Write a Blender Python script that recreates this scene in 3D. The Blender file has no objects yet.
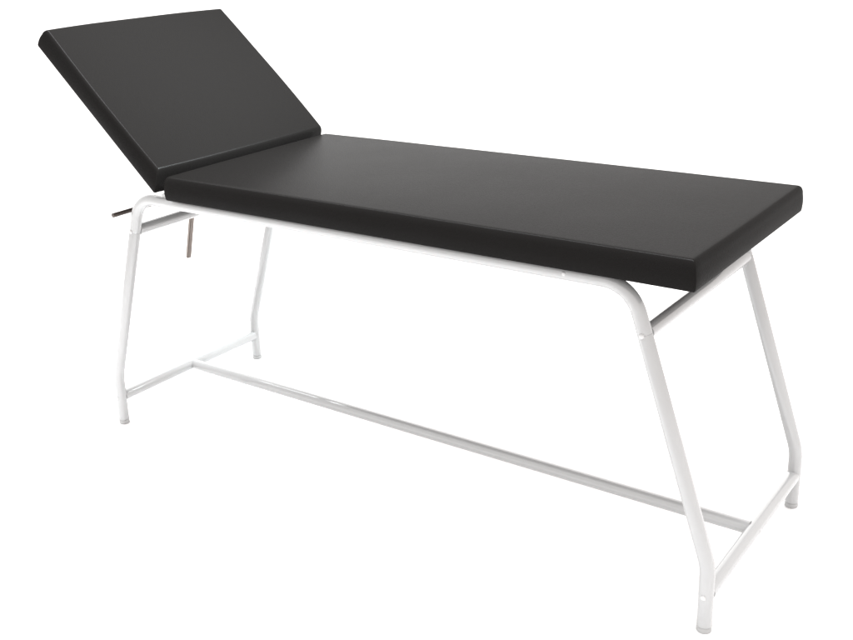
import bpy, bmesh, math, random
from mathutils import Vector, Matrix, noise

random.seed(4)
S = bpy.context.scene
COL = S.collection

# ------------------------------------------------------------------ camera
cam_d = bpy.data.cameras.new("camera")
cam = bpy.data.objects.new("camera", cam_d)
COL.objects.link(cam)
right = Vector((0.80749597, 0.5887641, -0.03615363))
up = Vector((-0.15779493, 0.27466123, 0.94850512))
fwd = Vector((-0.56837577, 0.76020921, -0.31469182))
M = Matrix((right, up, -fwd)).transposed().to_4x4()
M.translation = Vector((1.8761, -1.6623, 1.2999))
cam.matrix_world = M
cam_d.sensor_fit = 'HORIZONTAL'
cam_d.sensor_width = 36.0
cam_d.lens = 1071.4274 / 853.0 * 36.0
cam_d.shift_x = 28.6822 / 853.0
cam_d.shift_y = -47.7034 / 853.0
cam_d.clip_start = 0.05
cam_d.clip_end = 300.0
S.camera = cam

# ------------------------------------------------------------------ studio light
W = bpy.data.worlds.new("World")
S.world = W
W.use_nodes = True
nt = W.node_tree
bg = nt.nodes["Background"]
tc = nt.nodes.new("ShaderNodeTexCoord")
sep = nt.nodes.new("ShaderNodeSeparateXYZ")
nt.links.new(tc.outputs["Generated"], sep.inputs[0])
# white studio: softly brighter overhead, a touch cooler to one side
# white studio all round, with a brighter band low behind the couch, a touch cooler on the left
lob = (Vector((-0.70, 0.62, 0.34))).normalized()
dot = nt.nodes.new("ShaderNodeVectorMath")
dot.operation = 'DOT_PRODUCT'
dot.inputs[1].default_value = lob
nt.links.new(tc.outputs["Generated"], dot.inputs[0])
ramp = nt.nodes.new("ShaderNodeMapRange")
ramp.interpolation_type = 'SMOOTHSTEP'
ramp.inputs["From Min"].default_value = 0.72
ramp.inputs["From Max"].default_value = 0.97
ramp.inputs["To Min"].default_value = 1.7
ramp.inputs["To Max"].default_value = 3.0
nt.links.new(dot.outputs["Value"], ramp.inputs["Value"])
mr = nt.nodes.new("ShaderNodeMapRange")
mr.inputs["From Min"].default_value = -0.75
mr.inputs["From Max"].default_value = 0.2
nt.links.new(sep.outputs["X"], mr.inputs["Value"])
tint = nt.nodes.new("ShaderNodeMix")
tint.data_type = 'RGBA'
tint.inputs["A"].default_value = (1.0, 0.995, 0.99, 1)
tint.inputs["B"].default_value = (1.035, 0.99, 0.965, 1)
nt.links.new(mr.outputs["Result"], tint.inputs["Factor"])
nt.links.new(tint.outputs["Result"], bg.inputs["Color"])
nt.links.new(ramp.outputs["Result"], bg.inputs["Strength"])


def area(name, loc, target, sx, sy, power, color=(1, 1, 1), spread=180):
    d = bpy.data.lights.new(name, 'AREA')
    d.shape = 'RECTANGLE'
    d.size, d.size_y = sx, sy
    d.energy = power
    d.spread = math.radians(spread)
    d.color = color
    o = bpy.data.objects.new(name, d)
    COL.objects.link(o)
    o.location = loc
    o.rotation_euler = (Vector(target) - Vector(loc)).to_track_quat('-Z', 'Y').to_euler()
    return o


area("softbox_strip", (-0.3, 0.06, 2.7), (-0.3, 0.02, 0.72), 4.0, 0.32, 72, (0.96, 0.98, 1.0), 100)
area("softbox_back", (1.3, 1.2, 2.1), (-0.25, 0.3, 0.97), 1.0, 0.8, 21, (0.90, 0.98, 1.0), 40)

S.view_settings.view_transform = 'Standard'
S.view_settings.look = 'None'
S.view_settings.exposure = 0.0
S.view_settings.gamma = 1.0


# ------------------------------------------------------------------ materials
def mat(name, base, rough, spec=0.5, metallic=0.0):
    m = bpy.data.materials.new(name)
    m.use_nodes = True
    b = m.node_tree.nodes["Principled BSDF"]
    b.inputs["Base Color"].default_value = (*base, 1)
    b.inputs["Roughness"].default_value = rough
    b.inputs["Specular IOR Level"].default_value = spec
    b.inputs["Metallic"].default_value = metallic
    return m, m.node_tree, b


def add_noise_rough(t, b, scale, lo, hi):
    co = t.nodes.new("ShaderNodeTexCoord")
    n = t.nodes.new("ShaderNodeTexNoise")
    n.inputs["Scale"].default_value = scale
    n.inputs["Detail"].default_value = 3
    t.links.new(co.outputs["Object"], n.inputs["Vector"])
    r = t.nodes.new("ShaderNodeMapRange")
    r.inputs["From Min"].default_value = 0.3
    r.inputs["From Max"].default_value = 0.7
    r.inputs["To Min"].default_value = lo
    r.inputs["To Max"].default_value = hi
    t.links.new(n.outputs["Fac"], r.inputs["Value"])
    t.links.new(r.outputs["Result"], b.inputs["Roughness"])
    return co


M_VINYL, t, b = mat("black_vinyl", (0.0070, 0.0065, 0.0063), 0.30, 0.002)
b.inputs["Coat Weight"].default_value = 0.08
b.inputs["Coat Roughness"].default_value = 0.24
co = add_noise_rough(t, b, 9.0, 0.335, 0.355)
vo = t.nodes.new("ShaderNodeTexVoronoi")
vo.inputs["Scale"].default_value = 420.0
t.links.new(co.outputs["Object"], vo.inputs["Vector"])
nz = t.nodes.new("ShaderNodeTexNoise")
nz.inputs["Scale"].default_value = 7.0
nz.inputs["Detail"].default_value = 2
t.links.new(co.outputs["Object"], nz.inputs["Vector"])
b1 = t.nodes.new("ShaderNodeBump")
b1.inputs["Strength"].default_value = 0.6
b1.inputs["Distance"].default_value = 0.0006
t.links.new(vo.outputs["Distance"], b1.inputs["Height"])
b2 = t.nodes.new("ShaderNodeBump")
b2.inputs["Strength"].default_value = 0.13
b2.inputs["Distance"].default_value = 0.004
t.links.new(nz.outputs["Fac"], b2.inputs["Height"])
t.links.new(b1.outputs["Normal"], b2.inputs["Normal"])
t.links.new(b2.outputs["Normal"], b.inputs["Normal"])

M_PAINT, t, b = mat("white_powder_coat", (0.33, 0.332, 0.334), 0.08, 0.8)
M_BOLT, t, b = mat("white_bolt_head", (0.46, 0.46, 0.46), 0.18, 0.6)
add_noise_rough(t, b, 60.0, 0.15, 0.22)
M_CAP, t, b = mat("light_grey_plastic", (0.33, 0.33, 0.33), 0.45, 0.4)
add_noise_rough(t, b, 60.0, 0.4, 0.5)
M_STEEL, t, b = mat("brown_steel", (0.16, 0.135, 0.12), 0.35, 0.5, 0.6)
add_noise_rough(t, b, 80.0, 0.3, 0.45)
M_DARK, t, b = mat("dark_steel", (0.075, 0.062, 0.056), 0.35, 0.4, 0.6)
add_noise_rough(t, b, 80.0, 0.3, 0.45)
M_FLOOR, t, b = mat("white_floor", (0.93, 0.93, 0.93), 0.8, 0.1)
add_noise_rough(t, b, 3.0, 0.75, 0.85)


# ------------------------------------------------------------------ helpers
def world_of(o):
    p = Vector(o.location)
    while o.parent:
        o = o.parent
        p += Vector(o.location)
    return p


def obj(name, bm, m, parent=None, smooth=True, sharp=40):
    """link a bmesh given in world coordinates as one object with its origin at its centre"""
    bmesh.ops.recalc_face_normals(bm, faces=bm.faces)
    vs = [v.co for v in bm.verts]
    c = Vector([(min(v[i] for v in vs) + max(v[i] for v in vs)) / 2 for i in range(3)])
    for v in bm.verts:
        v.co -= c
    for f in bm.faces:
        f.smooth = smooth
    lim = math.radians(sharp)
    for e in bm.edges:
        if len(e.link_faces) == 2 and e.calc_face_angle(0) > lim:
            e.smooth = False
    me = bpy.data.meshes.new(name)
    bm.to_mesh(me)
    bm.free()
    me.materials.append(m)
    o = bpy.data.objects.new(name, me)
    COL.objects.link(o)
    if parent:
        o.parent = parent
        o.location = c - world_of(parent)
    else:
        o.location = c
    return o


def fillet(pts, radii, n=10):
    """polyline with rounded corners"""
    out = [Vector(pts[0])]
    for i in range(1, len(pts) - 1):
        p, a, c = Vector(pts[i]), Vector(pts[i - 1]), Vector(pts[i + 1])
        r = radii[i]
        u, w = (a - p).normalized(), (c - p).normalized()
        ang = u.angle(w)
        tl = r / math.tan(ang / 2)
        s, e = p + u * tl, p + w * tl
        bis = (u + w).normalized()
        cen = p + bis * (r / math.sin(ang / 2))
        v0, v1 = s - cen, e - cen
        tot = v0.angle(v1)
        ax = v0.cross(v1).normalized()
        for k in range(n + 1):
            out.append(cen + Matrix.Rotation(tot * k / n, 3, ax) @ v0)
    out.append(Vector(pts[-1]))
    return out


def sweep(bm, path, r, seg=28, cap=True, edge=0.0):
    """round tube along a path; edge > 0 rounds the rims of its end caps"""
    path = [Vector(p) for p in path]
    n = len(path)
    tang = []
    for i in range(n):
        a = path[max(i - 1, 0)]
        c = path[min(i + 1, n - 1)]
        tang.append((c - a).normalized())
    ref = Vector((0, 0, 1)) if abs(tang[0].z) < 0.9 else Vector((0, 1, 0))
    nrm = (ref - tang[0] * ref.dot(tang[0])).normalized()
    stations = []
    if edge:
        stations.append((path[0], tang[0], r - edge))
        stations.append((path[0] + tang[0] * edge * 0.3, tang[0], r - edge * 0.3))
        stations.append((path[0] + tang[0] * edge, tang[0], r))
        for i in range(1, n - 1):
            stations.append((path[i], tang[i], r))
        stations.append((path[-1] - tang[-1] * edge, tang[-1], r))
        stations.append((path[-1] - tang[-1] * edge * 0.3, tang[-1], r - edge * 0.3))
        stations.append((path[-1], tang[-1], r - edge))
    else:
        stations = [(path[i], tang[i], r) for i in range(n)]
    rings = []
    for p, tg, rr in stations:
        nrm = (nrm - tg * nrm.dot(tg)).normalized()
        bi = tg.cross(nrm)
        rings.append([bm.verts.new(p + (nrm * math.cos(2 * math.pi * k / seg) + bi * math.sin(2 * math.pi * k / seg)) * rr) for k in range(seg)])
    for a, c in zip(rings, rings[1:]):
        for k in range(seg):
            bm.faces.new((a[k], a[(k + 1) % seg], c[(k + 1) % seg], c[k]))
    if cap:
        bm.faces.new(rings[0][::-1])
        bm.faces.new(rings[-1])
    return bm


def tube(path, r, **k):
    return sweep(bmesh.new(), path, r, **k)


def dome(p, axis, r, h, seg=20):
    """round bolt head sitting at p, looking along axis, with a short shank behind"""
    bm = bmesh.new()
    ax = Vector(axis).normalized()
    ref = Vector((0, 0, 1)) if abs(ax.z) < 0.9 else Vector((1, 0, 0))
    u = (ref - ax * ref.dot(ax)).normalized()
    w = ax.cross(u)
    prof = [(r * 0.6, -0.012), (r * 0.6, -0.0005), (r, 0.0), (r, h * 0.25), (r * 0.88, h * 0.62), (r * 0.6, h * 0.88), (r * 0.3, h)]
    rings = []
    for rr, d in prof:
        rings.append([bm.verts.new(Vector(p) + ax * d + (u * math.cos(2 * math.pi * k / seg) + w * math.sin(2 * math.pi * k / seg)) * rr) for k in range(seg)])
    for a, c in zip(rings, rings[1:]):
        for k in range(seg):
            bm.faces.new((a[k], a[(k + 1) % seg], c[(k + 1) % seg], c[k]))
    bm.faces.new(rings[0][::-1])
    bm.faces.new(rings[-1])
    return bm


def slab(bm, c, ax, ay, az, sx, sy, sz, bev=0.0015):
    """bevelled block with centre c and axes ax, ay, az"""
    t_ = bmesh.new()
    bmesh.ops.create_cube(t_, size=1.0)
    for v in t_.verts:
        v.co = Vector((v.co.x * sx, v.co.y * sy, v.co.z * sz))
    bmesh.ops.bevel(t_, geom=list(t_.edges), offset=bev, segments=2, affect='EDGES')
    vm = {}
    for v in t_.verts:
        vm[v] = bm.verts.new(Vector(c) + Vector(ax) * v.co.x + Vector(ay) * v.co.y + Vector(az) * v.co.z)
    for f in t_.faces:
        bm.faces.new([vm[v] for v in f.verts])
    t_.free()
    return bm


def cushion(L, Wd, T, top_r, crown, bow, place, slant=0.0, seed=0.0):
    """upholstered pad: mitred box corners, soft rounded top edge, slightly crowned top.
    local x 0..L, y 0..Wd, z 0..T ; place maps local to world"""
    bm = bmesh.new()
    ns_l, ns_w, nc = 56, 28, 4

    def outline(d):
        hx, hy = L / 2 - d, Wd / 2 - d
        rc = max(min(0.0035, hy * 0.5, hx * 0.5), 0.0002)
        pts = []
        corners = [(hx, hy, 0), (-hx, hy, 90), (-hx, -hy, 180), (hx, -hy, 270)]
        for ci, (x, y, a0) in enumerate(corners):
            cx, cy = x - math.copysign(rc, x), y - math.copysign(rc, y)
            for k in range(nc + 1):
                a = math.radians(a0 + 90 * k / nc)
                pts.append((cx + rc * math.cos(a), cy + rc * math.sin(a)))
            nx_ = corners[(ci + 1) % 4]
            ex, ey = nx_[0] - math.copysign(rc, nx_[0]), nx_[1] - math.copysign(rc, nx_[1])
            a = math.radians(a0 + 90)
            p1 = (ex + rc * math.cos(a), ey + rc * math.sin(a))
            p0 = pts[-1]
            n = ns_l if ci in (0, 2) else ns_w
            for k in range(1, n):
                f = k / n
                pts.append((p0[0] + (p1[0] - p0[0]) * f, p0[1] + (p1[1] - p0[1]) * f))
        return pts

    rings = []
    prof = [(0.012, 0.0), (0.004, 0.0), (0.0012, 0.0012), (0.0, 0.004)]
    zt = T - top_r
    for k in range(1, 6):
        prof.append((-0.0014 * math.sin(math.pi * k / 6), 0.004 + (zt - 0.004) * k / 6))
    for k in range(0, 9):
        a = math.radians(90 * k / 8)
        prof.append((0.55 * top_r * (1 - math.cos(a)), zt + top_r * math.sin(a)))
    inner = min(L, Wd) / 2 - 0.0004
    for k in range(1, 19):
        prof.append((0.55 * top_r + (inner - 0.55 * top_r) * (k / 18) ** 1.3, T))
    for d, z in prof:
        ring = []
        for x, y in outline(d):
            s, q = 2 * x / L, 2 * y / Wd
            s_, q_ = max(-1, min(1, s)), max(-1, min(1, q))
            zz = z
            if z >= zt:
                kf = min(1.0, (z - zt) / top_r)
                zz += kf * crown * (1 - abs(s_) ** 3) * (1 - abs(q_) ** 3)
                zz += kf * 0.0003 * noise.noise(Vector((x * 7 + seed, y * 7, seed)))
            kz = min(1, z / zt)
            # slack in the cover lets the sides belly out a little, unevenly
            wob = noise.noise(Vector((x * 6 + seed, y * 6, z * 12))) * 0.0012 * kz
            xx = x + (math.copysign((bow * (1 - q_ * q_)) * kz, x) + wob) * max(0, abs(s_) - 0.5) * 2
            yy = y + (math.copysign((bow * (1 - s_ * s_)) * kz, y) + wob) * max(0, abs(q_) - 0.5) * 2
            lx = xx + L / 2
            if slant:
                w_ = max(0.0, 1 - lx / 0.12)
                lx += slant * (zz / T) * w_
            ring.append(bm.verts.new(place(Vector((lx, yy + Wd / 2, zz)))))
        rings.append(ring)
    n = len(rings[0])
    for a, c in zip(rings, rings[1:]):
        for k in range(n):
            bm.faces.new((a[k], a[(k + 1) % n], c[(k + 1) % n], c[k]))
    bm.faces.new(rings[0][::-1])
    bm.faces.new(rings[-1])
    bmesh.ops.remove_doubles(bm, verts=rings[-1] + rings[-2], dist=0.0012)
    return bm


# ------------------------------------------------------------------ setting
bm = bmesh.new()
bmesh.ops.create_grid(bm, x_segments=2, y_segments=2, size=90)
fl = obj('floor', bm, M_FLOOR, smooth=False)
fl['kind'] = 'structure'

# ------------------------------------------------------------------ the couch
WID = 0.600
ZB, TH = 0.6776, 0.0578
X0, X1 = -0.0502, 1.2578
YF, ZR = 0.0334, 0.6618
YB = WID - YF
XL, XR, ZK = -0.3549, 1.2983, 0.1395
XLT, XRT = -0.1853, 1.1281
ZX, ZU = 0.0786, 0.5764
R_RAIL, R_LEG, R_BAR = 0.0143, 0.0147, 0.0143

couch = bpy.data.objects.new('examination_couch', None)
COL.objects.link(couch)
couch.location = (0.45, WID / 2, 0)
couch.empty_display_size = 0.2
couch['label'] = 'black padded examination couch with raised backrest on a white tubular steel frame'
couch['category'] = 'examination couch'

# pads
obj('seat_pad', cushion(X1 - X0, WID, TH, 0.018, 0.004, 0.0015, lambda p: Vector((X0 + p.x, p.y, ZB + p.z)), seed=1.3), M_VINYL, couch, sharp=60)

TB = 0.7271
LB = 0.5070
BX, BZ = -0.0845, 0.6905
ub = Vector((-math.cos(TB), 0, math.sin(TB)))
nb = Vector((math.sin(TB), 0, math.cos(TB)))
hinge = Vector((BX, 0, BZ))
backrest = obj('backrest', cushion(LB, WID + 0.012, TH, 0.018, 0.005, 0.005, lambda p: hinge + ub * p.x + Vector((0, p.y - 0.003, 0)) + nb * p.z, slant=0.024, seed=5.1), M_VINYL, couch, sharp=60)
# hinge straps between the rails and the backrest's board
for y in (YF, YB):
    bm = bmesh.new()
    slab(bm, (-0.088, y, ZR + R_RAIL + 0.0015), (1, 0, 0), (0, 1, 0), (0, 0, 1), 0.052, 0.024, 0.003, 0.0008)
    slab(bm, hinge + ub * 0.028 + Vector((0, y, 0)) - nb * 0.0018, ub, Vector((0, 1, 0)), nb, 0.05, 0.024, 0.003, 0.0008)
    sweep(bm, [(-0.0800, y - 0.012, ZR + R_RAIL + 0.006), (-0.0800, y + 0.012, ZR + R_RAIL + 0.006)], 0.0055, seg=16)
    obj('hinge', bm, M_PAINT, backrest)


# bent side rails, legs, end caps, bolts
def leg_x(a, c, z):
    return a + (c - a) * (z - ZK) / (ZR - ZK)


ZJ_L, ZJ_R = 0.570, 0.572
for y in (YF, YB):
    xa, xb = leg_x(XL, XLT, ZJ_L), leg_x(XR, XRT, ZJ_R)
    path = fillet([(xa, y, ZJ_L), (XLT, y, ZR), (XRT, y, ZR), (xb, y, ZJ_R)], [0, 0.075, 0.075, 0], 14)
    rail = obj('side_rail', tube(path, R_RAIL), M_PAINT, couch)
    front = y == YF
    out = -1 if front else 1
    obj('bolt', dome((1.000, y + out * (R_RAIL - 0.001), ZR + 0.002), (0, out, 0), 0.0042, 0.0022), M_BOLT, rail)
    for xf, xt, zj in ((XL, XLT, ZJ_L), (XR, XRT, ZJ_R)):
        xj = leg_x(xf, xt, zj)
        path = fillet([(xj, y, zj), (xf, y, ZK), (xf, y, 0.012)], [0, 0.13, 0], 12)
        leg = obj('leg', tube(path, R_LEG, edge=0.0012), M_PAINT, couch)
        bmf = bmesh.new()
        sweep(bmf, [(xf, y, 0.0), (xf, y, 0.008), (xf, y, 0.0118)], R_LEG - 0.0004, edge=0.002)
        obj('end_cap', bmf, M_CAP, leg)
        for z in (ZU - 0.004, ZX):
            x = leg_x(xf, xt, z) if z > ZK else xf
            obj('bolt', dome((x, y + out * (R_LEG - 0.001), z), (0, out, 0), 0.0052, 0.0042), M_BOLT, leg)

# cross bars at both ends, high and low, and the long stretcher between the low ones
for xf, xt in ((XL, XLT), (XR, XRT)):
    for z in (ZU - 0.004, ZX):
        x = leg_x(xf, xt, z) if z > ZK else xf
        bar = obj('cross_bar', tube([(x, YF + R_LEG * 0.6, z), (x, 0.3, z), (x, YB - R_LEG * 0.6, z)], R_BAR), M_PAINT, couch)
        if z == ZX:
            sgn = -1 if xf == XL else 1
            obj('bolt', dome((x + sgn * (R_BAR - 0.001), 0.3, z), (sgn, 0, 0), 0.0055, 0.0024), M_BOLT, bar)
obj('stretcher', tube([(XL + R_BAR * 0.6, 0.3, ZX), (0.4, 0.3, ZX), (XR - R_BAR * 0.6, 0.3, ZX)], R_BAR), M_PAINT, couch)

# locking lever under the backrest: a rod across the couch with a hanging handle
XS, ZS = -0.2514, 0.6149
YL = 0.2751
rod = obj('locking_rod', tube([(XS, -0.001, ZS), (XS, 0.2, ZS), (XS, 0.34, ZS)], 0.0058, seg=18, edge=0.0008), M_DARK, couch)
top, tip = Vector((XS, YL, ZS)), Vector((-0.29806, YL, 0.42069))
dv = (tip - top).normalized()
side = Vector((0, 1, 0))
bm = bmesh.new()
slab(bm, (top + tip) / 2, dv, side, dv.cross(side), (tip - top).length, 0.014, 0.0095, 0.0015)
obj('lever', bm, M_STEEL, rod)
# stay from the rod up to the backrest's underside, and the lug that carries the rod
zu_ = BZ + (BX - XS) * math.tan(TB) - 0.002
bm = bmesh.new()
slab(bm, (XS, 0.315, (ZS + zu_) / 2), (0, 0, 1), (0, 1, 0), (-1, 0, 0), zu_ - ZS + 0.004, 0.006, 0.022, 0.0012)
obj('stay', bm, M_STEEL, couch)
bm = bmesh.new()
xc = leg_x(XL, XLT, ZU - 0.004)
a, c = Vector((XS, 0.330, ZS)), Vector((xc, 0.330, ZU - 0.004))
dv = (c - a).normalized()
slab(bm, (a + c) / 2, dv, (0, 1, 0), dv.cross(Vector((0, 1, 0))), (c - a).length + 0.016, 0.008, 0.02, 0.0015)
obj('lug', bm, M_PAINT, couch)
